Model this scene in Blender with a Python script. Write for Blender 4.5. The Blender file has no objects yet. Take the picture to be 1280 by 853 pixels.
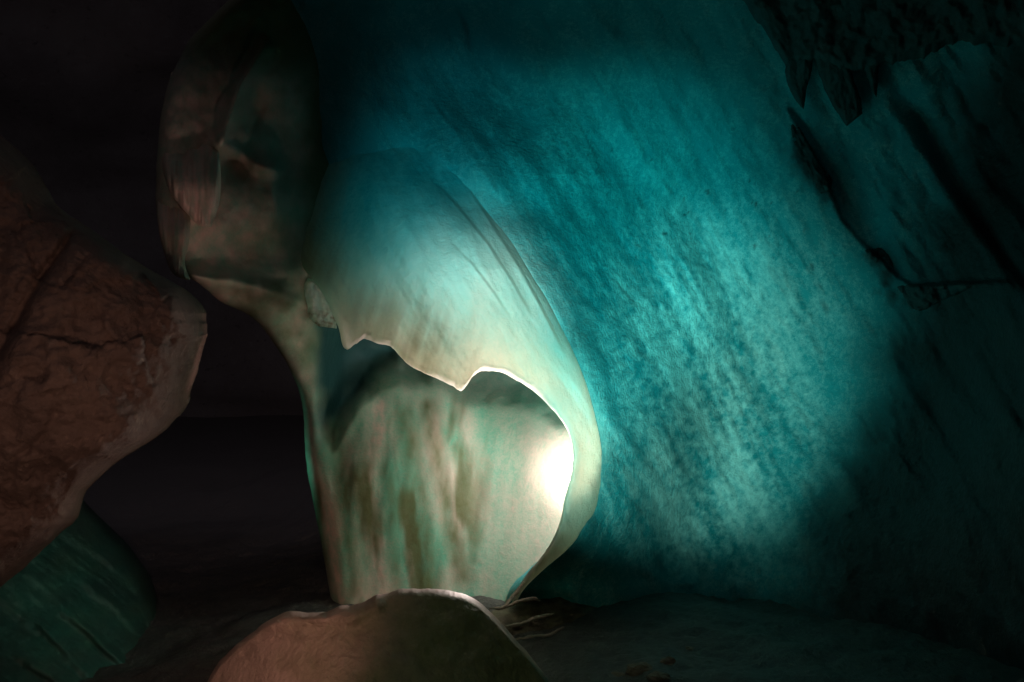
import bpy, math
import numpy as np
from mathutils import Vector

# ------------------------------------------------------------------ scene
S = bpy.context.scene
COL = S.collection
K = 36.0 / (35.0 * 1280.0)          # metres per photo pixel per metre of depth
CAM_H = 1.6


def P(px, py, d):
    """photo pixel + depth -> point of the cave (metres)"""
    return ((px - 640.0) * K * d, d * np.ones_like(px * 1.0), CAM_H + (426.5 - py) * K * d)


def V(px, py, d):
    return Vector(((px - 640.0) * K * d, d, CAM_H + (426.5 - py) * K * d))


# ------------------------------------------------------------------ noise
_rng = np.random.RandomState(7)
_perm = _rng.permutation(512)
_perm = np.concatenate([_perm, _perm, _perm])
_grad = _rng.normal(size=(512, 3))
_grad /= np.linalg.norm(_grad, axis=1)[:, None]


def perlin(x, y, z):
    xi, yi, zi = [np.floor(a).astype(int) for a in (x, y, z)]
    xf, yf, zf = x - xi, y - yi, z - zi
    xi &= 511; yi &= 511; zi &= 511
    f = lambda t: t * t * t * (t * (t * 6 - 15) + 10)
    u, v, w = f(xf), f(yf), f(zf)
    out = 0
    for i in (0, 1):
        for j in (0, 1):
            for k in (0, 1):
                h = _perm[(_perm[(_perm[(xi + i) & 511] + yi + j) & 511] + zi + k) & 511]
                g = _grad[h]
                dot = g[..., 0] * (xf - i) + g[..., 1] * (yf - j) + g[..., 2] * (zf - k)
                wt = (u if i else 1 - u) * (v if j else 1 - v) * (w if k else 1 - w)
                out = out + wt * dot
    return out * 1.6


def fbm(x, y, z=0.0, oct=4, gain=0.5, ridged=False):
    x = np.asarray(x, float); y = np.asarray(y, float); z = np.zeros_like(x) + z
    a, s, t = 1.0, 0.0, 0.0
    for o in range(oct):
        n = perlin(x + 17.3 * o, y - 9.1 * o, z + 3.7 * o)
        if ridged:
            n = 1 - 2 * np.abs(n)
        s = s + a * n; t += a
        a *= gain; x = x * 2.03; y = y * 2.03; z = z * 2.03
    return s / t


def facets(x, y, seed=0):
    """broken rock facets: every cell of a jittered grid is its own tilted plane"""
    xi, yi = np.floor(x).astype(int), np.floor(y).astype(int)
    best = np.full(np.shape(x), 1e9); val = np.zeros(np.shape(x))
    for i in (-1, 0, 1):
        for j in (-1, 0, 1):
            cx_, cy_ = xi + i, yi + j
            h = _perm[(_perm[(cx_ + seed * 31) & 511] + cy_) & 511]
            g = _grad[h]; g2 = _grad[(h * 7 + 3) & 511]
            px, py = cx_ + .5 + .45 * g[..., 0], cy_ + .5 + .45 * g[..., 1]
            dd = (x - px) ** 2 + (y - py) ** 2
            v = g2[..., 0] * (x - px) + g2[..., 1] * (y - py) + .6 * g[..., 2]
            m = dd < best
            best = np.where(m, dd, best); val = np.where(m, v, val)
    return val


def sstep(a, b, x):
    t = np.clip((x - a) / (b - a), 0, 1)
    return t * t * (3 - 2 * t)


def gauss(x, y, cx, cy, sx, sy, ang=0.0):
    c, s = math.cos(math.radians(ang)), math.sin(math.radians(ang))
    u = (x - cx) * c + (y - cy) * s
    v = -(x - cx) * s + (y - cy) * c
    return np.exp(-0.5 * ((u / sx) ** 2 + (v / sy) ** 2))


def tps(pts):
    """smooth surface through (x, y, depth) control points"""
    p = np.array(pts, float)
    xy = p[:, :2] / 300.0
    n = len(p)
    r2 = ((xy[:, None] - xy[None]) ** 2).sum(-1)
    Kk = 0.5 * r2 * np.log(r2 + 1e-9) + 0.02 * np.eye(n)
    A = np.zeros((n + 3, n + 3)); A[:n, :n] = Kk
    A[:n, n] = 1; A[:n, n + 1:] = xy; A[n, :n] = 1; A[n + 1:, :n] = xy.T
    w = np.linalg.solve(A, np.concatenate([p[:, 2], np.zeros(3)]))

    def f(x, y):
        sh = np.shape(x); q = np.stack([np.ravel(x), np.ravel(y)], 1) / 300.0
        r2 = ((q[:, None] - xy[None]) ** 2).sum(-1)
        return ((0.5 * r2 * np.log(r2 + 1e-9)) @ w[:n] + w[n] + q @ w[n + 1:]).reshape(sh)
    return f


def polydist(x, y, pts):
    """distance to an open polyline and signed side"""
    best = np.full(np.shape(x), 1e9)
    for (ax, ay), (bx, by) in zip(pts[:-1], pts[1:]):
        dx, dy = bx - ax, by - ay
        t = np.clip(((x - ax) * dx + (y - ay) * dy) / (dx * dx + dy * dy), 0, 1)
        best = np.minimum(best, np.hypot(x - ax - t * dx, y - ay - t * dy))
    return best


def resample(pts, n, smooth=True):
    """points along control points (Catmull-Rom, centripetal-ish)"""
    p = np.array(pts, float)
    m = len(p)
    u = np.linspace(0, m - 1, n)
    i = np.clip(u.astype(int), 0, m - 2); t = (u - i)[:, None]
    if not smooth:
        return p[i] * (1 - t) + p[i + 1] * t
    g = lambda k: p[np.clip(k, 0, m - 1)]
    p0, p1, p2, p3 = g(i - 1), g(i), g(i + 1), g(i + 2)
    return 0.5 * ((2 * p1) + (-p0 + p2) * t + (2 * p0 - 5 * p1 + 4 * p2 - p3) * t ** 2 + (-p0 + 3 * p1 - 3 * p2 + p3) * t ** 3)


# ------------------------------------------------------------------ mesh helpers
def link_mesh(name, co, faces, mat, parent=None, attrs=None, smooth=True):
    me = bpy.data.meshes.new(name)
    me.from_pydata(co.tolist(), [], faces.tolist() if hasattr(faces, 'tolist') else faces)
    me.update()
    for k, v in (attrs or {}).items():
        a = me.attributes.new(k, 'FLOAT', 'POINT')
        a.data.foreach_set('value', np.asarray(v, np.float32))
    if smooth:
        me.polygons.foreach_set('use_smooth', [True] * len(me.polygons))
    me.materials.append(mat)
    o = bpy.data.objects.new(name, me)
    COL.objects.link(o)
    if parent:
        o.parent = parent
    return o


def tag(o, label=None, cat=None, group=None, kind=None):
    if label: o['label'] = label
    if cat: o['category'] = cat
    if group: o['group'] = group
    if kind: o['kind'] = kind
    return o


def slab(name, A, B, depth, T, ns, nt, w0, w1, mat, relief=None, attrs=None,
         c0=0.0, c1=0.0, parent=None, sgrid=None, back=None, prof=1.0):
    """closed solid body between the outlines A(t) and B(t): a front face at depth(px, py) +- relief, rounded
    edges (w0, w1 = rounding width in pixels at A and B, c0, c1 = share of t rounded at the ends) and a back T metres
    behind."""
    if sgrid is None:
        s = 0.5 - 0.5 * np.cos(np.linspace(0, math.pi, ns)); s = 0.45 * s + 0.55 * np.linspace(0, 1, ns)
    else:
        s = sgrid; ns = len(s)
    t = np.linspace(0, 1, nt)
    Ar, Br = A, B
    X = Ar[None, :, 0] * (1 - s[:, None]) + Br[None, :, 0] * s[:, None]
    Y = Ar[None, :, 1] * (1 - s[:, None]) + Br[None, :, 1] * s[:, None]
    wid = np.hypot(Ar[:, 0] - Br[:, 0], Ar[:, 1] - Br[:, 1])[None] + 1e-6
    q = np.ones_like(X)
    def rnd(u):
        u = np.clip(u, 0, 1); return np.sqrt(np.maximum(1 - (1 - u) ** 2, 0)) ** prof
    if w0: q = q * rnd(s[:, None] * wid / np.minimum(w0, wid * .5))
    if w1: q = q * rnd((1 - s[:, None]) * wid / np.minimum(w1, wid * .5))
    if c0: q = q * rnd(t[None] / c0)
    if c1: q = q * rnd((1 - t[None]) / c1)
    if not w0: q[0] = 0
    if not w1: q[-1] = 0
    if not c0: q[:, 0] = 0
    if not c1: q[:, -1] = 0
    D = depth(X, Y)
    rel = relief(X, Y) if relief is not None else 0.0
    mid = D + T / 2
    F = mid - (T / 2) * q - rel * np.minimum(1, q * 1.3) * (q > 0)
    Bk = mid + (T / 2 if back is None else back(X, Y)) * q
    fx, fy, fz = P(X, Y, F); bx, by, bz = P(X, Y, Bk)
    front = np.stack([fx, fy, fz], -1).reshape(-1, 3)
    backv = np.stack([bx, by, bz], -1).reshape(-1, 3)
    idx = np.arange(ns * nt).reshape(ns, nt)
    bidx = idx + ns * nt
    rim = np.zeros((ns, nt), bool); rim[0] = rim[-1] = True; rim[:, 0] = rim[:, -1] = True
    bidx = np.where(rim, idx, bidx)
    def quads(ii, flip):
        a, b, c, d = ii[:-1, :-1], ii[1:, :-1], ii[1:, 1:], ii[:-1, 1:]
        f = np.stack([a, d, c, b] if flip else [a, b, c, d], -1).reshape(-1, 4)
        return f
    faces = np.concatenate([quads(idx, False), quads(bidx, True)])
    # orientation: make the front face the camera
    co = np.concatenate([front, backv])
    v = co[faces[len(faces) // 4]]
    n = np.cross(v[1] - v[0], v[2] - v[0])
    if n[1] > 0:
        faces = faces[:, ::-1]
    used = np.zeros(len(co), bool); used[faces.ravel()] = True
    remap = np.cumsum(used) - 1
    at = {}
    for k, fn in (attrs or {}).items():
        vals = fn(X, Y).ravel()
        at[k] = np.concatenate([vals, vals])[used]
    return link_mesh(name, co[used], remap[faces], mat, parent, at)


# ------------------------------------------------------------------ materials
def nt_new(name):
    m = bpy.data.materials.new(name); m.use_nodes = True
    n = m.node_tree; n.nodes.clear()
    return m, n


class N:
    def __init__(s, tree): s.t = tree
    def node(s, typ, **kw):
        n = s.t.nodes.new(typ)
        for k, v in kw.items():
            if k.startswith('i_'):
                key = k[2:].replace('_', ' ')
                n.inputs[key].default_value = v
            else:
                setattr(n, k, v)
        return n
    def link(s, a, b): s.t.links.new(a, b)
    def attr(s, name):
        return s.node('ShaderNodeAttribute', attribute_name=name).outputs['Fac']
    def math(s, op, a, b=None, clamp=False):
        n = s.node('ShaderNodeMath', operation=op, use_clamp=clamp)
        for i, v in enumerate((a, b)):
            if v is None: continue
            if isinstance(v, (int, float)): n.inputs[i].default_value = v
            else: s.link(v, n.inputs[i])
        return n.outputs[0]
    def noise(s, scale, detail=6, rough=.55, vec=None, dist=0.0):
        n = s.node('ShaderNodeTexNoise'); n.inputs['Scale'].default_value = scale
        n.inputs['Detail'].default_value = detail; n.inputs['Roughness'].default_value = rough
        n.inputs['Distortion'].default_value = dist
        if vec is not None: s.link(vec, n.inputs['Vector'])
        return n.outputs['Fac']
    def mix(s, f, a, b):
        n = s.node('ShaderNodeMix', data_type='RGBA')
        for k, v in ((0, f), (6, a), (7, b)):
            if isinstance(v, (int, float, tuple)):
                n.inputs[k].default_value = v if not isinstance(v, tuple) else (*v, 1) if len(v) == 3 else v
            else: s.link(v, n.inputs[k])
        return n.outputs[2]
    def ramp(s, f, a, b):
        n = s.node('ShaderNodeMapRange', interpolation_type='SMOOTHSTEP')
        s.link(f, n.inputs[0]); n.inputs[1].default_value = a; n.inputs[2].default_value = b
        return n.outputs[0]
    def mapping(s, scale=(1, 1, 1), rot=(0, 0, 0)):
        tc = s.node('ShaderNodeTexCoord')
        mp = s.node('ShaderNodeMapping')
        mp.inputs['Scale'].default_value = scale; mp.inputs['Rotation'].default_value = rot
        s.link(tc.outputs['Object'], mp.inputs['Vector'])
        return mp.outputs['Vector']


def ice_material(name, clear, frost_glow, dirt_shade, rough=.45, bump=.5, bscale=14., trans=0.0, trans_col=(1, 1, 1),
                 stretch=(1, 1, 1), rot=(0, 0, 0), grain=.35, sss=0.0, spec=.5, speckle=0.0, tone2=None, fine=1.0, big=1.0):
    m, tree = nt_new(name); n = N(tree)
    vec = n.mapping(stretch, rot)
    iso = n.mapping()
    n1 = n.noise(bscale * .35, 8, .62, vec, .4)
    n2 = n.noise(bscale * 2.2, 6, .6, iso)
    n3 = n.noise(bscale * 7.0, 4, .6, iso)
    # frost, dirt and painted light follow the masks on the mesh, broken up by noise
    ff = n.math('ADD', n.attr('frost_glow'), n.math('MULTIPLY', n.math('SUBTRACT', n1, .5), grain * 2.2))
    ff = n.math('ADD', ff, n.math('MULTIPLY', n.math('SUBTRACT', n2, .5), grain * fine))
    ff = n.math('ADD', ff, n.math('MULTIPLY', n.math('SUBTRACT', n3, .5), grain * fine), clamp=True)
    df = n.math('ADD', n.attr('dirt_shade'), n.math('MULTIPLY', n.math('SUBTRACT', n2, .5), .25), clamp=True)
    df = n.math('MULTIPLY', df, n.ramp(n.attr('dirt_shade'), 0.0, .15))
    base = clear
    if tone2 is not None:
        base = n.mix(n.attr('tone'), clear, tone2[0]); frost_glow = n.mix(n.attr('tone'), frost_glow, tone2[1])
    colr = n.mix(ff, base, frost_glow)
    colr = n.mix(df, colr, dirt_shade)
    if speckle:
        sp = n.ramp(n.noise(bscale * 3.2, 5, .7, iso), .62, .72)
        colr = n.mix(n.math('MULTIPLY', sp, speckle), colr, tuple(c * .25 for c in clear))
    h = n.math('ADD', n.math('MULTIPLY', n1, big), n.math('MULTIPLY', n2, .5))
    h = n.math('ADD', h, n.math('MULTIPLY', n3, .18))
    b = n.node('ShaderNodeBump'); b.inputs['Strength'].default_value = bump; b.inputs['Distance'].default_value = .05
    n.link(h, b.inputs['Height'])
    p = n.node('ShaderNodeBsdfPrincipled')
    n.link(colr, p.inputs['Base Color']); p.inputs['Roughness'].default_value = rough
    p.inputs['IOR'].default_value = 1.31
    p.inputs['Specular IOR Level'].default_value = spec
    if sss:
        p.inputs['Subsurface Weight'].default_value = sss
        p.inputs['Subsurface Radius'].default_value = (.25, .6, .7)
        p.inputs['Subsurface Scale'].default_value = .08
    n.link(b.outputs[0], p.inputs['Normal'])
    out = n.node('ShaderNodeOutputMaterial')
    if trans:
        tr = n.node('ShaderNodeBsdfTranslucent')
        mx = n.node('ShaderNodeMixShader'); n.link(n.math('MULTIPLY', n.attr('thin'), trans), mx.inputs[0])
        mm = n.node('ShaderNodeMix', data_type='RGBA', blend_type='MULTIPLY'); mm.inputs[0].default_value = 1
        n.link(colr, mm.inputs[6]); mm.inputs[7].default_value = (*trans_col, 1)
        n.link(mm.outputs[2], tr.inputs['Color']); n.link(b.outputs[0], tr.inputs['Normal'])
        n.link(p.outputs[0], mx.inputs[1]); n.link(tr.outputs[0], mx.inputs[2]); n.link(mx.outputs[0], out.inputs[0])
    else:
        n.link(p.outputs[0], out.inputs[0])
    return m


def rock_material(name, a, b, c, scale=5., bump=.8, rough=.85, spec=.25, back=None):
    m, tree = nt_new(name); n = N(tree)
    iso = n.mapping()
    n1 = n.noise(scale, 9, .65, iso, .0); n2 = n.noise(scale * 5, 8, .65, iso, .1); n3 = n.noise(scale * 20, 4, .6, iso)
    colr = n.mix(n.ramp(n1, .38, .62), a, b)
    colr = n.mix(n.math('MULTIPLY', n.ramp(n2, .56, .70), .8), colr, c)
    colr = n.mix(n.math('MULTIPLY', n.ramp(n2, .42, .30), .6), colr, tuple(v * .4 for v in a))
    if back:      # floor painted paler deeper in the cave to lift its darkness
        sep = n.node('ShaderNodeSeparateXYZ'); n.link(iso, sep.inputs[0])
        yy_ = n.math('ADD', sep.outputs[1], n.math('MULTIPLY', n.math('SUBTRACT', n.noise(.6, 6, .6, iso), .5), 5.0))
        colr = n.mix(n.ramp(yy_, 6.0, 11.0), colr, back)
    h = n.math('ADD', n1, n.math('MULTIPLY', n2, .45)); h = n.math('ADD', h, n.math('MULTIPLY', n3, .12))
    bp = n.node('ShaderNodeBump'); bp.inputs['Strength'].default_value = bump; bp.inputs['Distance'].default_value = .06
    n.link(h, bp.inputs['Height'])
    p = n.node('ShaderNodeBsdfPrincipled'); n.link(colr, p.inputs['Base Color'])
    p.inputs['Roughness'].default_value = rough; p.inputs['Specular IOR Level'].default_value = spec
    n.link(bp.outputs[0], p.inputs['Normal'])
    out = n.node('ShaderNodeOutputMaterial'); n.link(p.outputs[0], out.inputs[0])
    return m


R = math.radians
TEAL, TEALF = (.02, .35, .38), (.55, .84, .80)          # clear glacier ice and its frosted surface
PALE, PALEF = (.42, .70, .66), (.88, .80, .73)          # milky thin ice of the fold
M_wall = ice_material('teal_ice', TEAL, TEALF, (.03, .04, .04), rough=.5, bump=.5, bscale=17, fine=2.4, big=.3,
                      stretch=(1.5, 1, .55), rot=(0, R(-28), 0), grain=.42, speckle=.45, tone2=(PALE, PALEF))
M_lip = ice_material('translucent_ice', TEAL, TEALF, (.30, .24, .16), rough=.6, bump=.36, bscale=11, spec=.3, fine=1.8,
                     trans=.6, stretch=(1.8, 1, .4), rot=(0, R(-25), 0), grain=.22, trans_col=(.95, 1, .9), tone2=(PALE, PALEF))
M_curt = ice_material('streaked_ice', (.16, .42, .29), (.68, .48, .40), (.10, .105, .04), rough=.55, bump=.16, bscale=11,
                      stretch=(1.3, 1.3, .8), grain=.30, fine=2.4, tone2=((.02, .065, .07), (.03, .10, .10)))  # tone2 holds the painted shade of the pocket and the top
M_mound = ice_material('snowy_ice', (.20, .19, .10), (.44, .31, .26), (.07, .05, .035), rough=.65, bump=.6, bscale=16, fine=1.6, big=.6,
                       grain=.3)
M_slope = ice_material('green_ice', (.03, .10, .08), (.09, .14, .09), (.03, .04, .04), rough=.4, bump=.3, bscale=10,
                       stretch=(.5, 1, 2.2), rot=(0, R(35), 0), grain=.3)
M_rock = rock_material('brown_limestone', (.22, .14, .115), (.28, .18, .145), (.38, .25, .20), scale=4.5, bump=.5)
M_dark = rock_material('dark_dirty_ice', (.03, .06, .06), (.045, .07, .068), (.07, .10, .09), scale=6., bump=.4, rough=.6)
M_cave = rock_material('dark_cave_rock', (.52, .46, .47), (.58, .53, .54), (.64, .6, .6), scale=1.2, bump=.7)
M_ground = rock_material('wet_cave_floor', (.055, .05, .045), (.075, .07, .06), (.16, .15, .11), scale=5.0, bump=1.0, back=(.36, .33, .34),
                         rough=.55, spec=.5)

# ------------------------------------------------------------------ cave shell and floor (setting)
def grid_mesh(name, U, W, fn, mat, kind='structure'):
    u, w = np.meshgrid(U, W, indexing='ij')
    x, y, z = fn(u, w)
    co = np.stack([x, y, z], -1).reshape(-1, 3)
    i = np.arange(len(U) * len(W)).reshape(len(U), len(W))
    f = np.stack([i[:-1, :-1], i[1:, :-1], i[1:, 1:], i[:-1, 1:]], -1).reshape(-1, 4)
    o = link_mesh(name, co, f, mat)
    return tag(o, kind=kind)


def ground_fn(x, y):
    z = .13 * fbm(x * .8, y * .8, 1.0, 5) + .05 * fbm(x * 3.1, y * 3.1, 4.0, 4) + .018 * fbm(x * 11, y * 11, 2, 3, ridged=True)
    return x, y, z - .03 - .2 * sstep(-1.0, -2.5, x)


grid_mesh('ground', np.concatenate([np.linspace(-30, -4, 40)[:-1], np.linspace(-4, 5, 300), np.linspace(5, 30, 40)[1:]]),
          np.concatenate([np.linspace(-6, 2.5, 30)[:-1], np.linspace(2.5, 9, 220), np.linspace(9, 40, 60)[1:]]), ground_fn, M_ground)


def cave_fn(a, h):
    r = 21 + 2.6 * fbm(np.cos(a) * 2.2, np.sin(a) * 2.2, h * 3, 4)
    ch = np.cos(h * math.pi / 2) ** .7
    return r * ch * np.cos(a), 4 + r * ch * np.sin(a), -1.5 + 11 * np.sin(h * math.pi / 2) + .6 * fbm(a * 6, h * 6, 2, 3)


# cave walls and vault behind and above; the entrance behind the photographer is open
grid_mesh('cave_wall', np.linspace(R(-14), R(194), 220), np.linspace(0, .70, 56), cave_fn, M_cave)

# ------------------------------------------------------------------ 1. the big teal ice wall
fd = tps([(640, 755, 5.75), (700, 690, 5.55), (752, 600, 5.6), (706, 600, 5.25), (742, 510, 5.45), (700, 515, 5.15), (690, 388, 5.3), (640, 460, 4.95),
          (600, 465, 4.9), (575, 489, 4.85), (510, 455, 4.95), (435, 437, 5.05), (455, 425, 5.05), (560, 350, 5.0), (640, 400, 5.05), (480, 350, 5.1),
          (640, 306, 5.42), (600, 240, 5.62), (575, 205, 5.90), (545, 165, 6.12), (540, 260, 5.42), (420, 400, 5.15), (395, 350, 5.3), (440, 260, 5.6), (370, 300, 5.65), (350, 200, 6.1),
          (450, 100, 6.7), (400, 60, 6.9), (490, 130, 6.35), (480, 190, 5.9), (530, 215, 5.72)])
FOLD = [(600, 240), (622, 275), (645, 312), (668, 350), (690, 388), (712, 432), (729, 470), (742, 515), (751, 560),
        (752, 600), (745, 635), (722, 670), (692, 700), (662, 726), (641, 755)]
wd = tps([(380, 0, 5.6), (400, 200, 5.9), (380, 400, 7.6), (500, 100, 6.1), (600, 60, 6.1), (620, 240, 5.75), (730, 330, 6.05), (805, 450, 6.3),
          (815, 600, 6.2), (770, 720, 6.1), (660, 790, 5.9), (560, 600, 7.8), (420, 800, 8.0), (850, 300, 6.7), (900, 480, 6.95),
          (860, 640, 6.7), (850, 800, 6.2), (1000, 250, 6.7), (1050, 450, 6.7), (1000, 650, 6.4), (1150, 300, 6.3), (1180, 500, 6.0),
          (1150, 700, 5.6), (1280, 150, 5.6), (1280, 420, 5.4), (1280, 650, 5.0), (1500, 400, 3.8), (1750, 400, 2.4), (700, 120, 6.2),
          (850, 100, 6.2), (1000, 50, 5.8), (700, -60, 5.2), (1000, -150, 4.7), (700, -350, 3.6), (1300, -200, 4.2), (400, -300, 4.0),
          (1000, 900, 5.9), (1300, 950, 4.8), (1700, 1000, 2.2), (1700, -300, 2.2)])
CRK = [(985, 135), (1012, 178), (1032, 215), (1040, 240), (1052, 272), (1075, 300), (1100, 322), (1122, 345), (1140, 356), (1180, 354), (1215, 352)]
CRKB = [(985, 135), (1012, 178), (1032, 215), (1040, 240), (1052, 272), (1075, 300), (1100, 322), (1122, 345), (1140, 356)]
ROLL = [(560, 150), (610, 215), (655, 285), (700, 360), (738, 430), (765, 500), (780, 570), (778, 630), (755, 690), (715, 740)]


FX = np.array([p[0] for p in FOLD]); FY = np.array([p[1] for p in FOLD])


def wall_depth(x, y, drop=1.0):
    # the wall runs into the back of the fold along its outer edge; left of that edge it drops away behind the hollow
    fx = np.interp(y, FY, FX)
    gap = fx - x
    d = wd(x, y)
    near = np.exp(-(np.maximum(-gap, 0) / 60) ** 1.6) * sstep(225, 300, y) * (1 - sstep(735, 765, y))
    d = d * (1 - near) + near * (fd(fx + 0 * x, y) + .10)
    return d + drop * 2.6 * sstep(3, 60, gap) * sstep(240, 310, y)


def wall_relief(x, y):
    a = R(60)
    u = x * math.cos(a) + y * math.sin(a); v = -x * math.sin(a) + y * math.cos(a)      # u runs down the flutes
    r = .13 * fbm(u / 420, v / 120, .3, 3) + .085 * fbm(u / 170, v / 48, 1.3, 4) + .012 * fbm(x / 30, y / 30, 5, 4)
    core = gauss(x, y, 900, 480, 150, 190, -25)
    r = r + core * (.018 * fbm(u / 34, v / 17, 8, 4, ridged=True) + .02 * fbm(x / 9, y / 9, 3, 3))
    d = polydist(x, y, ROLL)
    r = r + .035 * np.exp(-(d / 20) ** 2)
    # the slab step in the upper right: its side below the crack stands proud
    side = np.where(x < 1140, np.interp(x, [p[0] for p in CRKB], [p[1] for p in CRKB]), 356 - .05 * (x - 1140))
    r = r + .06 * sstep(-3, 5, y - side) * sstep(975, 990, x) * (1 - sstep(1240, 1300, x)) * np.exp(-np.maximum(y - side, 0) / 90)
    # pale slab's outer edge
    d2 = (x - 1015) * math.sin(R(56)) - (y - 115) * math.cos(R(56))
    r = r - .09 * sstep(68, 92, d2) * sstep(100, 160, y) * (1 - sstep(330, 380, y))
    return r


def wall_frost(x, y):
    a = R(62)
    u = x * math.cos(a) + y * math.sin(a); v = -x * math.sin(a) + y * math.cos(a)
    g = .75 * gauss(x, y, 880, 430, 95, 110, -25) + .55 * gauss(x, y, 930, 560, 50, 90, -30) + .75 * gauss(x, y, 865, 655, 60, 45, 35)
    g = g + .35 * gauss(x, y, 800, 480, 40, 130, -20) + .12 * gauss(x, y, 740, 220, 120, 90)
    st = fbm(u / 170, v / 30, 2.2, 5, .6); ch = fbm(x / 11, y / 11, 7.7, 5, .7)
    return np.clip(g * (.62 + 1.4 * st + 1.5 * ch) + .03 + .06 * st, 0, 1)


def wall_dirt_shade(x, y):
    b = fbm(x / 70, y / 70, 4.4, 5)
    d = 1.1 * sstep(1080, 1210, x + 70 * b + .42 * (y - 500)) * sstep(330, 420, y + 20 * b)  # lamp falloff painted dark towards the lower right
    d = np.maximum(d, .95 * sstep(720, 800, y + 34 * b + .10 * (x - 800)) * (1 - sstep(900, 1700, x) * 0))  # lamp falloff painted dark along the bottom
    d = np.maximum(d, .6 * (1 - sstep(10, 170, x - 380 + 60 * b + .0 * y)) * (1 - sstep(170, 330, y)))  # painted shade at the upper left, next to the overhang
    d = np.maximum(d, .5 * np.exp(-(polydist(x, y, FOLD[5:]) / 24) ** 2) * (x > np.interp(y, FY, FX) - 4))  # painted dim band along the fold's outer edge
    d = np.maximum(d, 1.05 * sstep(1110, 1270, x + .35 * (y - 200) + 60 * b))  # painted fade into darkness at the right edge
    a5 = R(60); u5 = x * math.cos(a5) + y * math.sin(a5); v5 = -x * math.sin(a5) + y * math.cos(a5)
    rl = fbm(u5 / 260 + 4, v5 / 46, 6.1, 3, ridged=True)
    d = np.maximum(d, .55 * sstep(.80, .97, rl) * sstep(-.1, .25, fbm(u5 / 120, v5 / 60, 3, 2)))
    # dirty seams along the crack and loose specks
    dc = polydist(x, y, CRK)
    side = np.interp(x, [p[0] for p in CRKB], [p[1] for p in CRKB])
    below = (y > side - 3)
    d = np.maximum(d, .6 * np.exp(-(dc / 2.2) ** 2) * (x > 980) * sstep(-.2, .2, fbm(x / 30, y / 30, 2, 2)))
    for cx, cy, sx, sy, ang in ((1005, 205, 26, 11, 58), (1027, 228, 20, 9, 60), (1100, 328, 17, 8, 25), (1160, 372, 42, 13, 5), (1205, 366, 30, 12, 8), (1110, 345, 9, 12, 0)):
        d = np.maximum(d, np.clip(1.3 * gauss(x, y, cx, cy, sx * 1.1, sy * 1.1, ang) - .3 + .8 * fbm(x / 14, y / 14, 9, 3), 0, .85) * below)
    d = np.maximum(d, .8 * sstep(.36, .52, fbm(x / 10 , y / 13, 12, 3)) * gauss(x, y, 880, 260, 160, 110))
    # dark band of old ice across the upper right of the wall
    a = R(58); v = -(x - 900) * math.sin(a) + (y - 200) * math.cos(a)
    d = np.maximum(d, .45 * np.clip(fbm(v / 26, (x + y) / 160, 3, 4) * 2, 0, 1) * gauss(x, y, 960, 230, 120, 90, 45))
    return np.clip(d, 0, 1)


xs = np.concatenate([np.linspace(320, 1300, 360), np.linspace(1300, 1800, 50)[1:]])
ys = np.concatenate([np.linspace(-420, -20, 30)[:-1], np.linspace(-20, 870, 300), np.linspace(870, 1050, 14)[1:]])
Aw = np.stack([320 + 125 * sstep(270, 390, ys), ys], 1); Bw = np.stack([np.full_like(ys, 1800), ys], 1)
def wall_tone(x, y):
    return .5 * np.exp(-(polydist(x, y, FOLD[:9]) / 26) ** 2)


wall = slab('ice_wall', Aw, Bw, wall_depth, .5, None, len(ys), 0, 0, M_wall, wall_relief, {'frost_glow': wall_frost, 'dirt_shade': wall_dirt_shade, 'tone': wall_tone},
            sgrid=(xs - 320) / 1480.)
tag(wall, 'huge hollowed turquoise ice wall filling the right half, frosty and grained at its middle', 'ice wall')

# ------------------------------------------------------------------ 2. the curled ice fold with the jagged rim
pairs = [((640, 753), (644, 757)), ((646, 738), (655, 737)), ((657, 720), (680, 712)), ((680, 692), (708, 688)), ((694, 668), (728, 665)),
         ((702, 645), (743, 640)), ((706, 622), (751, 612)), ((712, 600), (753, 585)), ((716, 575), (751, 556)), ((714, 552), (746, 530)), ((706, 532), (740, 505)),
         ((690, 512), (731, 475)), ((668, 490), (716, 438)), ((648, 477), (702, 410)), ((630, 467), (690, 386)), ((615, 464), (680, 368)),
         ((600, 465), (668, 350)), ((591, 471), (662, 340)), ((584, 481), (656, 330)), ((576, 489), (650, 320)), ((566, 483), (642, 306)), ((545, 473), (632, 290)),
         ((525, 464), (622, 273)), ((509, 455), (612, 257)), ((498, 443), (602, 241)), ((487, 433), (592, 226)), ((470, 429), (580, 210)), ((455, 424), (568, 195)),
         ((445, 430), (562, 188)), ((434, 437), (555, 182)), ((428, 431), (550, 177)), ((424, 413), (540, 167)), ((418, 398), (525, 155)), ((408, 376), (508, 142)),
         ((396, 356), (488, 128)), ((386, 344), (468, 115)), ((370, 322), (450, 102)), ((352, 280), (425, 85)), ((345, 220), (400, 60)), ((345, 150), (390, 20))]
IN = resample([p[0] for p in pairs], 420); OUT = resample([p[1] for p in pairs], 420)
_t = np.linspace(0, 1, 420)
IN[:, 1] += 1.6 * fbm(_t * 60, _t * 0, 3, 3) * (_t < .9)
RIM = [p[0] for p in pairs][7:36]


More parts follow.
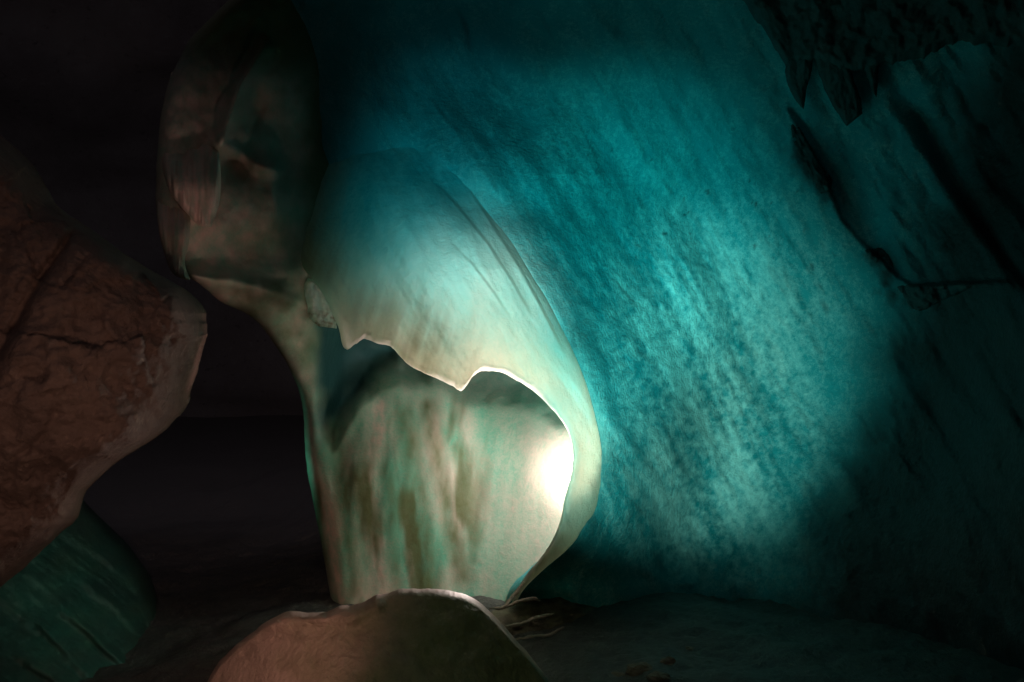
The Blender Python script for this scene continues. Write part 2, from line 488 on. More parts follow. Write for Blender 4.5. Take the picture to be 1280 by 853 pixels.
def fold_relief(x, y):
    a = R(60)
    u = x * math.cos(a) + y * math.sin(a); v = -x * math.sin(a) + y * math.cos(a)
    r = .07 * fbm(u / 260, v / 60, 2.3, 3) + .012 * fbm(x / 25, y / 25, 1, 4) + .03 * fbm(u / 90, v / 24, 7, 3)
    # thin overlapping layers near the outer edge
    for pl, amp in (([(545, 228), (575, 262), (610, 305), (640, 352), (668, 402)], .05), ([(560, 300), (590, 330), (620, 370), (645, 410)], .04),
                    ([(585, 235), (615, 280), (650, 335), (682, 395), (712, 455)], .05)):
        px = np.array([p[0] for p in pl]); py = np.array([p[1] for p in pl])
        lx = np.interp(y, py, px)
        r = r + amp * (1 - sstep(-2, 3, x - lx)) * np.exp(-np.maximum(lx - x, 0) / 22) * sstep(py[0] - 5, py[0] + 35, y) * (1 - sstep(py[-1] - 60, py[-1] + 5, y))
    return r


def fold_frost_glow(x, y):
    rimd = polydist(x, y, [p[0] for p in pairs][:36])
    n = fbm(x / 40, y / 70, 3.3, 4)
    return np.clip(.75 * np.exp(-(rimd / 42) ** 1.5) + .25 * n + .12, 0, 1)  # frosted crust of the rim, also painted pale for its glow


def fold_dirt_shade(x, y):
    n = fbm(x / 18 + y / 60, y / 120, 6, 4)
    g = gauss(x, y, 540, 440, 36, 45, 20) + .8 * gauss(x, y, 470, 415, 26, 40)
    d = g * (.5 + 1.1 * n) * .75
    d = np.maximum(d, .6 * gauss(x, y, 680, 700, 26, 26, -45) * (.7 + n))
    d = np.maximum(d, .9 * sstep(445, 385, x + 25 * n) * sstep(385, 330, y))  # shade on the fold's left end, painted into the ice colour
    return np.clip(d, 0, 1)


def fold_tone(x, y):
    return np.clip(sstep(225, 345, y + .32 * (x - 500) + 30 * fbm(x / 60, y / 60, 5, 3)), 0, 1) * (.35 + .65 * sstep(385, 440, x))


def fold_thin(x, y):
    dr = polydist(x, y, RIM)
    return np.clip(np.exp(-(dr / 115) ** 1.4) + .75 * sstep(520, 580, y), 0, 1)


def fold_depth(x, y):
    # the upper outer edge of the fold grows out of the wall, flush with its surface
    d = fd(x, y)
    up = [p[1] for p in pairs][18:]
    w = np.exp(-(polydist(x, y, up) / 42) ** 2) * sstep(340, 250, y)
    return d * (1 - w) + w * (wall_depth(x, y, 0.0) - wall_relief(x, y) + .03)


fold = slab('ice_fold', IN, OUT, fold_depth, .16, 150, 420, 11, 16, M_lip, fold_relief, {'frost_glow': fold_frost_glow, 'dirt_shade': fold_dirt_shade, 'tone': fold_tone, 'thin': fold_thin}, c1=.06,
            back=lambda x, y: .07 + 1.3 * sstep(45, 160, polydist(x, y, RIM)) * sstep(560, 480, y))  # unseen back thickened to block lamp light above the rim
tag(fold, 'pale curled ice fold with a jagged glowing lower rim, hanging over the lit hollow', 'ice fold')

# ------------------------------------------------------------------ 3. the overhang and streaked curtain on the left of the hollow
Ly = [-60, 0, 50, 100, 150, 200, 250, 275, 300, 325, 340, 347, 352, 362, 372, 380, 388, 396, 405, 420, 450, 480, 500, 520, 560, 590, 620, 650, 700, 760, 830]
Lx = [372, 285, 236, 211, 200, 196, 194, 197, 202, 210, 218, 232, 246, 258, 268, 280, 300, 314, 324, 336, 356, 371, 377, 380, 381, 384, 390, 396, 405, 416, 424]
cy = np.concatenate([np.linspace(-60, 320, 120)[:-1], np.linspace(320, 420, 90)[:-1], np.linspace(420, 830, 190)])
lx = np.interp(cy, Ly, Lx); kk = np.ones(7) / 7
lx = np.convolve(np.pad(lx, 3, 'edge'), kk, 'valid') + 1.2 * fbm(cy / 22, cy * 0, 2, 3)
Ac = np.stack([lx, cy], 1); Bc = np.stack([np.interp(cy, [-60, 150, 330, 400, 450, 500, 600, 650, 700, 760, 830], [500, 520, 540, 640, 690, 722, 742, 735, 725, 695, 680]), cy], 1)
cd = tps([(240, -60, 4.9), (200, 150, 4.7), (195, 250, 4.6), (235, 345, 4.6), (300, 300, 4.9), (300, 200, 5.0), (340, 260, 5.1), (300, 100, 5.1), (380, 250, 5.6),
          (380, 100, 5.6), (450, 100, 6.3), (470, 300, 6.6), (300, 375, 5.0), (350, 380, 5.15), (340, 420, 5.4), (385, 470, 6.1), (430, 440, 6.3), (380, 560, 6.15), (400, 700, 6.1),
          (430, 760, 6.1), (450, 600, 6.05), (520, 560, 6.15), (520, 450, 6.5), (600, 500, 6.6), (600, 620, 6.35), (600, 740, 6.25), (680, 650, 6.15), (680, 560, 6.2), (740, 600, 5.85),
          (760, 500, 6.2), (700, 760, 6.0), (390, 420, 5.75)])


PKX = [360, 385, 415, 440, 456, 475, 500, 540, 575, 610, 650, 690, 720]
PKY = [440, 545, 545, 520, 492, 476, 468, 476, 496, 500, 506, 516, 520]


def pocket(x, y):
    return sstep(18, -30, y - np.interp(x, PKX, PKY) + 22 * fbm(x / 60, y / 60, 2, 3)) * sstep(380, 408, x + 6 * fbm(x / 30, y / 30, 7, 2)) * sstep(362, 392, y) * (1 - .6 * sstep(490, 570, x))  # recess mask; also paints the shade under the fold


def curt_relief(x, y):
    low = sstep(400, 500, y)
    r = -.28 * pocket(x, y) * sstep(385, 430, x) + low * (.05 * fbm(x / 70 + y / 500, y / 260, 1.1, 3) + .006 * fbm(x / 16, y / 40, 4.1, 4)) * (1 - .75 * sstep(570, 640, x))
    up = 1 - low
    r = r + up * (.05 * fbm(x / 60, y / 60, 8, 4) + .012 * fbm(x / 16, y / 16, 3, 4))
    # niche and ridges of the overhang
    r = r - .22 * gauss(x, y, 298, 200, 15, 15) + .16 * np.exp(-(polydist(x, y, [(330, 60), (300, 110), (284, 155), (278, 180), (320, 205), (342, 212)]) / 10) ** 2)
    r = r + .12 * np.exp(-(polydist(x, y, [(240, 350), (290, 352), (350, 368), (385, 385)]) / 12) ** 2) - .10 * gauss(x, y, 320, 130, 10, 22) - .12 * gauss(x, y, 370, 200, 22, 40) + .1 * gauss(x, y, 345, 245, 10, 26)
    r = r - .12 * gauss(x, y, 300, 315, 45, 18) - .10 * gauss(x, y, 330, 150, 25, 35)
    return r


def curt_frost_glow(x, y):
    # pinkish streaks that run down the curtain
    n = fbm(x / 44 + .25 * np.sin(y / 60.), y / 150, 2.7, 4)
    f = .34 + 1.5 * n
    f = f * (1 - .75 * sstep(570, 630, x)) + .34 * sstep(585, 660, x)
    f = f + .35 * gauss(x, y, 700, 590, 30, 60)  # whiteness of the lamp's hot spot painted into the curtain
    f = f * sstep(480, 540, y) + .35 * (1 - sstep(480, 540, y))
    for pl, w, a in (([(388, 570), (395, 610), (408, 660), (420, 710), (428, 755)], 7, .9), ([(476, 505), (470, 560), (458, 600), (462, 640), (470, 690), (480, 745)], 15, .9),
                     ([(505, 640), (512, 680), (517, 740)], 6, .8), ([(440, 540), (450, 600)], 12, .5), ([(375, 380), (350, 410), (362, 440)], 20, .5)):
        f = np.maximum(f, a * np.exp(-(polydist(x, y, pl) / w) ** 2) * (.8 + .8 * fbm(x / 8, y / 14, 5, 3)))
    up = sstep(520, 420, y)
    f = np.maximum(f, .85 * sstep(412, 385, x) * sstep(560, 460, y) * (.8 + fbm(x / 20, y / 20, 2, 4)))
    return np.clip(f * (1 - .25 * up) + .15 * up, 0, 1)


def curt_dirt_shade(x, y):
    n = fbm(x / 42 + 3 + .3 * np.sin(y / 80.), y / 170, 9.2, 4)
    d = .95 * sstep(-.12, .30, n) * (1 - sstep(575, 635, x)) * sstep(470, 530, y)
    for pl, w, a in (([(535, 510), (548, 580), (560, 640), (578, 720)], 15, .85), ([(508, 520), (520, 600), (540, 730)], 17, .75), ([(418, 540), (430, 620), (445, 740)], 14, .6), ([(488, 600), (495, 740)], 10, .55), ([(570, 560), (585, 640), (590, 700)], 9, .6)):
        d = np.maximum(d, a * np.exp(-(polydist(x, y, pl) / w) ** 2) * (.85 + .6 * fbm(x / 12, y / 30, 5, 3)))
    d = np.maximum(d, (.45 + .8 * fbm(x / 30, y / 30, 1, 4)) * sstep(412, 385, x + .1 * (y - 400)) * sstep(540, 460, y) * sstep(335, 360, y))  # painted dimming of the left limb, which the lamps overlight
    d = np.maximum(d, (.28 + .27 * sstep(250, 330, x)) * sstep(380, 300, y) * (.7 + .8 * fbm(x / 30, y / 40, 5, 4)))
    d = np.maximum(d, .95 * sstep(130, 40, y - .25 * (x - 300)))  # darkness at the top of the overhang, painted in
    d = np.maximum(d, .9 * sstep(345, 400, x + 20 * fbm(x / 40, y / 40, 5, 3)) * sstep(340, 280, y))  # painted shade where the overhang runs into the fold
    return np.clip(d, 0, 1)


curt = slab('ice_curtain', Ac, Bc, cd, .45, 190, len(cy), 26, 30, M_curt, curt_relief, {'frost_glow': curt_frost_glow, 'dirt_shade': curt_dirt_shade, 'tone': lambda x, y: np.maximum(pocket(x, y), .9 * sstep(150, 40, y))}, prof=.8)  # tone paints shade into the pocket and the top
tag(curt, 'streaked green and pink ice curtain hanging from a dark overhang beside the black gap', 'ice curtain')
fl = {'frost_glow': lambda x, y: np.clip(.75 + .6 * fbm(x / 8, y / 60, 3, 3), 0, 1), 'dirt_shade': lambda x, y: np.clip(.25 + .8 * fbm(x / 14, y / 40, 6, 3), 0, 1) * .5}
fr = lambda x, y: .035 * fbm(x / 9, y / 90, 4, 3)
# hanging flaps of the overhang
a_ = resample([(214, 90), (204, 150), (202, 200), (212, 240), (232, 268), (249, 283)], 110)
b_ = resample([(290, 95), (282, 140), (274, 180), (276, 220), (274, 255), (264, 284)], 110)
slab('flap', a_, b_, lambda x, y: 4.52 + .0012 * (x - 200) + .75 * sstep(240, 90, y), .22, 50, 110, 14, 16, M_curt, fr, fl, c0=.3, c1=.04, parent=curt)
a_ = resample([(203, 215), (196, 245), (198, 285), (206, 320), (216, 342), (232, 350)], 100)
b_ = resample([(222, 220), (232, 245), (238, 275), (236, 305), (231, 328), (238, 350)], 100)
slab('flap', a_, b_, lambda x, y: 4.42 + .0015 * (x - 200) + .5 * sstep(300, 200, y), .16, 44, 100, 8, 10, M_curt, fr, fl, c0=.2, c1=.05, parent=curt)
# the pale knob under the overhang beside the fold's left end
a_ = resample([(384, 348), (378, 362), (380, 380), (388, 398), (398, 408)], 70)
b_ = resample([(395, 350), (406, 362), (413, 378), (419, 395), (421, 411)], 70)
slab('ice_knob', a_, b_, lambda x, y: 5.42 + 0 * x, .22, 50, 70, 12, 10, M_lip, lambda x, y: .03 * fbm(x / 9, y / 9, 3, 4),
     {'frost_glow': lambda x, y: .6 + .6 * fbm(x / 9, y / 9, 3, 4), 'dirt_shade': lambda x, y: np.clip(sstep(375, 400, y) * (.3 + 1.6 * fbm(x / 6, y / 6, 3, 3)), 0, 1),
      'tone': lambda x, y: 1.0 + 0 * x, 'thin': lambda x, y: 1.0 + 0 * x}, c0=.15, c1=.12, parent=curt)

# ------------------------------------------------------------------ 4. brown boulder on the left
ry = [100, 150, 185, 205, 235, 262, 290, 305, 320, 333, 345, 356, 365, 378, 390, 410, 430, 450, 475, 500, 512, 530, 545, 560, 575, 590, 615, 650, 680, 710, 735, 780, 900]
rx = [-70, -20, 20, 42, 58, 76, 118, 140, 160, 180, 200, 222, 238, 250, 258, 261, 256, 250, 243, 237, 233, 214, 200, 176, 150, 131, 108, 95, 62, 30, 0, -50, -200]
yy = np.linspace(100, 900, 420)
rr = np.interp(yy, ry, rx); rr = np.convolve(np.pad(rr, 4, 'edge'), np.ones(9) / 9, 'valid') + 5.0 * fbm(yy / 30, yy * 0, 5, 6, .62)
rd = tps([(0, 200, 3.7), (0, 400, 3.4), (0, 650, 3.5), (200, 400, 3.6), (200, 500, 3.6), (100, 350, 3.5), (100, 500, 3.35), (-300, 400, 3.0), (-300, 800, 3.3), (-500, 200, 3.2)])
CR = [(95, 285), (72, 318), (48, 350), (30, 380), (14, 412), (-5, 445)]


def rock_relief(x, y):
    r = .13 * fbm(x / 110, y / 110, 2, 4) + .04 * fbm(x / 40, y / 40, 6, 5, .6) + .014 * fbm(x / 11, y / 11, 1, 4)
    r = r - .07 * np.exp(-(polydist(x, y, CR) / 6) ** 2) + .10 * sstep(-30, 40, (x - 60) + .6 * (y - 330)) * sstep(650, 500, y)
    r = r - .02 * np.exp(-(polydist(x, y, [(-10, 640), (12, 600), (18, 575), (60, 540), (72, 510)]) / 5) ** 2)
    wx = x + 16 * fbm(x / 50, y / 50, 3, 3); wy = y + 16 * fbm(x / 50, y / 50, 13, 3)
    r = r + .026 * facets(wx / 95, wy / 70, 1) + .009 * facets(wx / 34, wy / 26, 2) + .004 * facets(x / 12, y / 10, 3)
    return r


rock = slab('boulder', np.stack([np.full_like(yy, -520) + 0 * yy, yy], 1), np.stack([rr, yy], 1), rd, 1.3, 260, 420, 200, 60, M_rock, rock_relief,
            c0=.08, c1=.08, prof=.75)
tag(rock, 'brown limestone boulder with a diagonal crack, jutting in from the left edge', 'boulder')

# ------------------------------------------------------------------ 5. mound in front of the hollow
mx = [215, 240, 255, 262, 275, 295, 315, 335, 345, 365, 385, 410, 425, 440, 455, 470, 490, 500, 520, 540, 560, 578, 592, 605, 618, 630, 645, 660, 675, 700, 740, 790]
my = [980, 900, 862, 845, 826, 806, 791, 776, 770, 763, 766, 765, 757, 757, 752, 744, 740, 736, 736, 736, 738, 742, 748, 757, 770, 782, 800, 816, 836, 870, 940, 1050]
xx = np.linspace(215, 790, 400)
mt = np.interp(xx, mx, my); mt = np.convolve(np.pad(mt, 2, 'edge'), np.ones(5) / 5, 'valid') + 2.2 * fbm(xx / 14, xx * 0, 9, 4)
md = tps([(250, 850, 4.6), (400, 780, 4.25), (540, 745, 4.25), (650, 800, 4.4), (540, 850, 4.0), (400, 850, 4.0), (500, 1050, 3.4), (700, 950, 4.3), (740, 1050, 4.3), (250, 1050, 3.8)])


def mound_relief(x, y):
    r = .05 * fbm(x / 110, y / 110, 4, 3) + .018 * fbm(x / 24, y / 24, 2, 4) + .006 * fbm(x / 7, y / 7, 2, 3)
    r = r + .014 * facets(x / 30 + fbm(x / 30, y / 30, 1, 2), y / 24, 5) * np.exp(-np.abs(y - np.interp(x, mx, my)) / 40)
    return r + .05 * np.exp(-(polydist(x, y, [(340, 780), (395, 774), (440, 772), (470, 757)]) / 9) ** 2)


mound = slab('ice_mound', np.stack([xx, mt], 1), np.stack([xx, np.full_like(xx, 1060)], 1), md, 1.0, 280, 400, 9, 30, M_mound, mound_relief,
             {'frost_glow': lambda x, y: np.clip(1.1 - (x - 260) / 330. + .5 * fbm(x / 60, y / 60, 3, 4) + .8 * np.exp(-np.abs(y - np.interp(x, mx, my)) / 6), 0, 1),  # warm light on the left and along the top edge, painted in
              'dirt_shade': lambda x, y: np.clip(.1 + .8 * fbm(x / 40, y / 30, 7, 4), 0, 1) * .6}, c0=.12, c1=.12, prof=.8)
tag(mound, 'rounded snowy ice mound with a lit top edge, standing below the glowing hollow', 'ice mound')

# ------------------------------------------------------------------ 6. green ribbed ice slope at the lower left
sy = np.linspace(600, 1000, 200)
sr = np.interp(sy, [600, 640, 680, 720, 760, 800, 850, 1000], [80, 118, 160, 188, 200, 208, 216, 240])
sd = tps([(-200, 600, 5.4), (0, 700, 5.6), (100, 640, 6.4), (200, 750, 6.6), (150, 850, 5.6), (0, 900, 4.9), (-200, 900, 4.6), (220, 1000, 5.2)])
RDG = [((95, 722), (195, 810)), ((60, 750), (140, 820)), ((120, 690), (180, 745)), ((20, 700), (200, 880)), ((20, 820), (90, 870)), ((40, 770), (110, 850))]


def slope_relief(x, y):
    a = R(38)
    u = x * math.cos(a) + y * math.sin(a); v = -x * math.sin(a) + y * math.cos(a)
    w = v + 9 * fbm(u / 90, v / 90, 2, 2)
    saw = .5 + .5 * np.sin(w / 7.5 + 1.2 * fbm(u / 60, v / 60, 9, 2)) * (.4 + fbm(u / 100, v / 50, 1, 2))
    r = .0
    for (ax_, ay_), (bx_, by_) in RDG:
        dx_, dy_ = bx_ - ax_, by_ - ay_; L_ = math.hypot(dx_, dy_)
        al = ((x - ax_) * dx_ + (y - ay_) * dy_) / L_; ac = ((x - ax_) * -dy_ + (y - ay_) * dx_) / L_ + 5 * fbm(al / 40, al * 0, ax_, 2)
        r = r + .05 * sstep(7, -4, ac) * np.exp(-np.maximum(-ac, 0) / 20) * sstep(-10, 30, al) * sstep(L_ + 25, L_ - 15, al)
    r = r + .03 * saw * (.6 + fbm(u / 70, v / 40, 6, 2)) + .05 * fbm(u / 150, v / 22, 3, 4) + .01 * fbm(x / 12, y / 12, 3, 3)
    return r


slope = slab('ice_slope', np.stack([np.full_like(sy, -260), sy], 1), np.stack([sr, sy], 1), sd, .9, 220, 200, 60, 55, M_slope, slope_relief,
             {'frost_glow': lambda x, y: np.clip(.1 + .5 * sstep(150, 205, x) + .5 * fbm(x / 40, y / 30, 3, 4), 0, 1),
              'dirt_shade': lambda x, y: np.clip(.25 + .8 * fbm(x / 60, y / 30, 7, 4), 0, 1)}, c0=.2, c1=.1)
tag(slope, 'dark green ribbed ice slope under the brown boulder, lower left corner', 'ice slope')

# ------------------------------------------------------------------ 7. dark ragged ice blades of the upper right
def blade(outA, outB, d, T, label, seed):
    a = resample(outA, 70); b = resample(outB, 70)
    t = np.linspace(0, 1, 70)
    a[:, 0] += 1.6 * fbm(t * 9, t * 0, seed, 3); b[:, 0] += 1.6 * fbm(t * 9, t * 0, seed + 3.3, 3)
    o = slab('hanging_ice_blade', a, b, d, T, 40, 70, 7, 7, M_dark, lambda x, y: .02 * fbm(x / 10, y / 16, seed, 4), None, c0=.05, c1=.05)
    return tag(o, label, 'ice blade', 'dark ice blades hanging at the upper right')


blade([(985, 60), (982, 95), (990, 118), (1000, 133)], [(1018, 60), (1014, 92), (1008, 112), (1005, 137)], lambda x, y: wall_depth(x, y) - .16, .10,
      'short dark ice blade tapering to a point, left of the larger blades in upper right', 2.1)
blade([(1012, 55), (1024, 95), (1040, 130), (1058, 158)], [(1058, 55), (1066, 95), (1076, 125), (1078, 142)], lambda x, y: wall_depth(x, y) - .16, .10,
      'broad blunt dark ice blade, longest and middle one in the upper right', 4.4)
blade([(1078, 62), (1080, 85), (1086, 100), (1091, 116)], [(1100, 65), (1098, 85), (1097, 103), (1096, 122)], lambda x, y: wall_depth(x, y) - .16, .10,
      'narrow dark ice blade, rightmost one in the upper right', 7.7)
xo = np.linspace(880, 1420, 260)
lo = np.interp(xo, [880, 930, 960, 985, 1020, 1060, 1100, 1140, 1200, 1280, 1420], [-60, 0, 48, 84, 74, 92, 82, 76, 52, 60, 120]) + 14 * fbm(xo / 22, xo * 0, 3, 5, .6)
ledge = slab('ice_ledge', np.stack([xo, lo - 260 + 0 * xo], 1), np.stack([xo, lo], 1), lambda x, y: wall_depth(x, y) - .20, .3, 120, 260, 20, 14, M_dark,
             lambda x, y: .09 * fbm(x / 60, y / 60, 2, 4) + .03 * fbm(x / 17, y / 17, 5, 4), None, c0=.15, c1=.05)
tag(ledge, 'dark dirty ice ledge with a ragged lower edge at the upper right', 'ice ledge')
for i, (o1, o2, d, lab) in enumerate((
        ([(986, 150), (992, 178), (1003, 205), (1018, 232), (1026, 244)], [(1000, 160), (1014, 182), (1030, 208), (1042, 225), (1036, 240)], 6.38, 'long dark ice flake stuck beside the diagonal crack, upper one'),
        ([(1080, 312), (1092, 309), (1106, 312), (1122, 338)], [(1082, 316), (1094, 330), (1104, 324), (1120, 341)], 6.12, 'small dark ice flake at the middle of the diagonal crack'),
        ([(1118, 357), (1150, 353), (1185, 350), (1226, 351)], [(1124, 364), (1146, 390), (1180, 376), (1230, 356)], 5.92, 'wide dark ice flake at the foot of the diagonal crack'))):
    a = resample(o1, 60); b = resample(o2, 60); t = np.linspace(0, 1, 60)
    a[:, 0] += 2.5 * fbm(t * 8, t * 0, i + .5, 3); b[:, 0] += 2.5 * fbm(t * 8, t * 0, i + 5.5, 3)
    o = slab('ice_flake', a, b, lambda x, y: wall_depth(x, y) - wall_relief(x, y) - .015, .07, 40, 60, 8, 8, M_dark, lambda x, y: .03 * fbm(x / 10, y / 10, 3, 4), None, c0=.15, c1=.15)
    tag(o, lab, 'ice flake', 'dark flakes along the diagonal crack')

# ------------------------------------------------------------------ 8. icicle ribs and rubble at the foot of the fold
def strand(pts, rad, mat, name):
    """a tapering ice rib along (px, py, depth) points"""
    p = resample(pts, 40); n = 10; tt = np.linspace(0, 1, 40)
    p[:, 0] += 3 * fbm(tt * 5, tt * 0, rad * 500, 4); p[:, 1] += 2.5 * fbm(tt * 6, tt * 0, rad * 700 + 3, 4)
    c = np.stack(P(p[:, 0], p[:, 1], p[:, 2]), -1)
    tn = np.gradient(c, axis=0); tn /= np.linalg.norm(tn, axis=1)[:, None]
    up = np.array([0, 0, 1.0]); sd_ = np.cross(tn, up); sd_ /= np.linalg.norm(sd_, axis=1)[:, None]; u2 = np.cross(sd_, tn)
    t = np.linspace(0, 1, 40)
    r = rad * .5 * (np.clip(np.sin(math.pi * (t * .92 + .04)), 0, 1) ** .6) * (1 + .8 * fbm(t * 7, t * 0, rad * 900, 3))
    an = np.linspace(0, 2 * math.pi, n, endpoint=False)
    co = c[:, None] + r[:, None, None] * (np.cos(an)[None, :, None] * sd_[:, None] + np.sin(an)[None, :, None] * u2[:, None])
    co = np.concatenate([co.reshape(-1, 3), c[:1], c[-1:]])
    f = []
    for i in range(39):
        for j in range(n):
            f.append((i * n + j, i * n + (j + 1) % n, (i + 1) * n + (j + 1) % n, (i + 1) * n + j))
    for j in range(n):
        f.append((j, 400, (j + 1) % n)); f.append((390 + j, 390 + (j + 1) % n, 401))
    z = np.zeros(len(co))
    return link_mesh(name, co, f, mat, None, {'frost_glow': z + .8, 'dirt_shade': z + .15, 'tone': z + 1, 'thin': z + .6})


ribs = [([(628, 762, 5.4), (648, 752, 5.45), (664, 749, 5.5), (676, 751, 5.6)], .020, 'uppermost thin ice rib at the foot of the glowing fold'),
        ([(632, 784, 5.2), (655, 778, 5.3), (675, 772, 5.4), (692, 768, 5.5)], .022, 'brightest ice rib fanning out right of the mound'),
        ([(640, 800, 5.1), (665, 796, 5.2), (688, 793, 5.3), (705, 784, 5.4)], .018, 'lowest ice rib fanning out right of the mound'),
        ([(612, 762, 5.3), (630, 758, 5.4), (642, 745, 5.5), (655, 728, 5.55)], .022, 'pinkish ice rib climbing from the mound to the fold tip')]
for pts, rad, lab in ribs:
    tag(strand(pts, rad, M_mound, 'ice_rib'), lab, 'ice rib', 'ice ribs at the foot of the fold')

# low dark apron of ice the ribs stand on
ax = np.linspace(600, 900, 160)
at_ = np.interp(ax, [600, 625, 650, 700, 760, 830, 900], [775, 758, 752, 742, 762, 800, 830]) + 2.5 * fbm(ax / 16, ax * 0, 3, 4)
apron = slab('ice_apron', np.stack([ax, at_], 1), np.stack([ax, np.full_like(ax, 940)], 1), lambda x, y: 5.75 - .004 * (y - 750) + .0008 * (x - 600), .5, 120, 160, 22, 20,
             M_mound, lambda x, y: .07 * fbm(x / 40, y / 18, 2, 4) + .03 * fbm(x / 12, y / 8, 5, 4),
             {'frost_glow': lambda x, y: .25 + .4 * fbm(x / 20, y / 14, 3, 3), 'dirt_shade': lambda x, y: np.clip(.75 + .8 * fbm(x / 18, y / 12, 7, 4), 0, 1)}, c0=.08, c1=.15)
tag(apron, 'low dark icy bank at the foot of the turquoise wall, right of the mound', 'ice bank')


def lump(px, py, d, r, seed, mat, name):
    n1, n2 = 14, 20
    th = np.linspace(0, math.pi, n1)[:, None]; ph = np.linspace(0, 2 * math.pi, n2, endpoint=False)[None]
    dx, dy, dz = np.sin(th) * np.cos(ph), np.sin(th) * np.sin(ph), np.cos(th) + 0 * ph
    k = r * (1 + .45 * fbm(dx * 1.3 + seed, dy * 1.3, dz * 1.3, 3))
    c = V(px, py, d)
    z0 = -.02
    co = np.stack([c.x + dx * k * 1.35, c.y + dy * k, c.z + dz * k * .75], -1).reshape(-1, 3)
    f = [(i * n2 + j, i * n2 + (j + 1) % n2, (i + 1) * n2 + (j + 1) % n2, (i + 1) * n2 + j) for i in range(n1 - 1) for j in range(n2)]
    z = np.zeros(len(co))
    return link_mesh(name, co, f, mat, None, {'frost_glow': z + .5, 'dirt_shade': z + .5}, smooth=False)


def on_ground(px, py):
    lo_, hi_ = 3.0, 12.0
    for dd in np.linspace(3.0, 7.5, 300):
        v = V(px, py, dd)
        g = ground_fn(np.array([v.x]), np.array([dd]))[2][0]
        if v.z <= g: return dd
    return None


where = ['on the floor under the turquoise wall', 'on the dark floor near the bottom edge']
for i, (px, py, r, lab) in enumerate(((800, 838, .05, 'largest grey ice lump on the dark floor below the turquoise wall'),
                                      (835, 828, .035, 'small ice lump just right of the largest lump on the dark floor'),
                                      (772, 846, .03, 'small ice lump just left of the largest lump on the dark floor'),
                                      (862, 812, .022, 'tiny ice crumb on the dark floor, farthest right of the lumps'),
                                      (824, 848, .04, 'flat ice lump at the bottom edge below the largest lump'))):
    dd = on_ground(px, py)
    if dd:
        tag(lump(px, py, dd, r, i * 3.1, M_mound, 'ice_lump'), lab, 'ice lump', 'loose ice lumps on the floor')

# ------------------------------------------------------------------ camera
cam = bpy.data.cameras.new('camera'); cam.lens = 35; cam.sensor_width = 36; cam.clip_end = 500
co = bpy.data.objects.new('camera', cam); COL.objects.link(co)
co.location = (0, 0, CAM_H); co.rotation_euler = (R(90), 0, 0)
S.camera = co

# ------------------------------------------------------------------ light: the cave's coloured show lamps and added fill spots
def lamp(name, kind, at, col, power, to=None, size=.05, angle=60, blend=1.0):
    L = bpy.data.lights.new(name, kind); L.color = col; L.energy = power
    L.shadow_soft_size = size
    if kind == 'SPOT':
        L.spot_size = R(angle); L.spot_blend = blend
    o = bpy.data.objects.new(name, L); COL.objects.link(o)
    o.location = V(*at)
    if to:
        o.rotation_euler = (V(*to) - V(*at)).to_track_quat('-Z', 'Y').to_euler()
    return o


lamp('lamp_in_hollow', 'SPOT', (716, 600, 5.62), (.9, 1.0, .9), 9, (560, 650, 6.2), size=.05, angle=130, blend=.9)
lamp('lamp_behind_strip', 'SPOT', (704, 585, 5.66), (1.0, .88, .82), 190, (738, 560, 5.25), size=.04, angle=110, blend=.6)
lamp('lamp_low_in_hollow', 'SPOT', (704, 588, 5.82), (1.0, .96, .92), 22, (690, 595, 6.4), size=.04, angle=150, blend=.5)
lamp('rim_fill', 'SPOT', (600, 650, 5.35), (1.0, .78, .74), 170, (580, 430, 5.0), size=.03, angle=66, blend=.9)  # added spot, brightens the fold's rim from below
lamp('knob_fill', 'SPOT', (440, 470, 4.75), (1.0, .84, .74), 4, (400, 380, 5.45), size=.03, angle=30)  # added spot to brighten the knob
lamp('mound_rim_fill', 'SPOT', (600, 690, 5.85), (1.0, .80, .74), 75, (450, 752, 4.3), size=.03, angle=50)  # added spot that lights the mound's top edge
lamp('teal_lamp_wide', 'SPOT', (960, 860, 2.8), (.01, .94, .93), 320, (772, 335, 6.2), .15, 38)
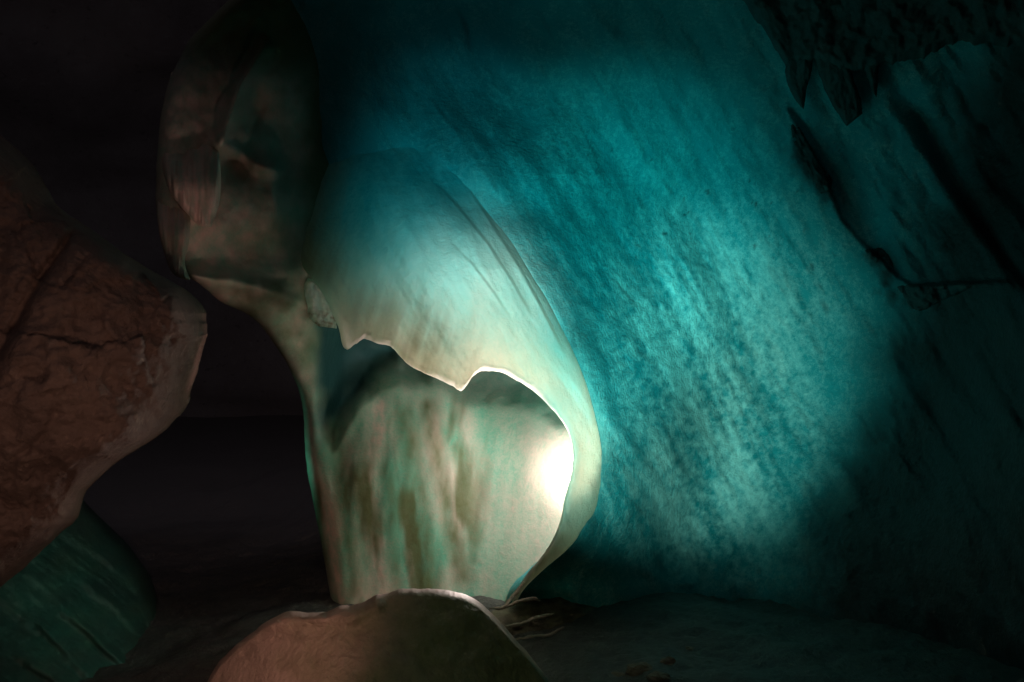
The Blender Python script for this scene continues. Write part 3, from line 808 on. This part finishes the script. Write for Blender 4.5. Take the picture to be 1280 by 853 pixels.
lamp('teal_fill_top', 'SPOT', (420, 500, 2.6), (.01, .88, 1.0), 85, (570, 215, 6.0), .15, 24)  # added to fill the dark gap above the fold
lamp('teal_lamp_low', 'SPOT', (620, 800, 3.2), (.36, 1.0, .88), 340, (865, 470, 6.8), .10, 39)
lamp('teal_lamp_fold', 'SPOT', (640, 60, 2.6), (.15, .92, 1.0), 80, (540, 300, 5.3), .20, 27)
lamp('pale_fill_fold', 'SPOT', (720, 300, 3.0), (.92, 1.0, .86), 210, (600, 388, 5.2), .20, 28)  # added front spot to brighten the lower fold
lamp('warm_lamp_boulder', 'SPOT', (150, 900, 1.2), (1.0, .66, .50), 27, (60, 600, 3.5), .10, 58)
lamp('warm_lamp_overhang', 'SPOT', (330, 620, 3.6), (1.0, .62, .58), 12, (250, 300, 4.7), .06, 38)
lamp('warm_lamp_mound', 'SPOT', (150, 740, 2.8), (1.0, .56, .42), 32, (300, 830, 4.5), .08, 62)
lamp('dim_front_fill', 'SPOT', (420, 500, .8), (.70, 1.0, .50), 20, (540, 830, 4.0), .08, 36)  # added dim fill for the mound's dark right part
lamp('green_lamp_slope', 'SPOT', (300, 600, 4.8), (.20, 1.0, .70), 6, (80, 790, 5.9), .06, 46)
lamp('green_fill_curtain', 'SPOT', (250, 600, 7.0), (.15, 1.0, .6), 6, (390, 580, 6.3), .08, 50)  # added behind the curtain to imitate its translucent green edge
lamp('passage_fill', 'POINT', (300, 300, 11.0), (1.0, .90, 1.0), 1, size=.3)  # added weak fill that lifts the dark back of the cave

W = bpy.data.worlds.new('World'); S.world = W; W.use_nodes = True
bg = W.node_tree.nodes['Background']; bg.inputs[0].default_value = (1.0, .93, 1.02, 1); bg.inputs[1].default_value = .025

S.view_settings.view_transform = 'Standard'; S.view_settings.look = 'None'
S.view_settings.exposure = 0; S.view_settings.gamma = 1
S.render.engine = 'CYCLES'
S.cycles.max_bounces = 8; S.cycles.diffuse_bounces = 4; S.cycles.transmission_bounces = 8
S.cycles.sample_clamp_indirect = 4
S.cycles.use_denoising = True
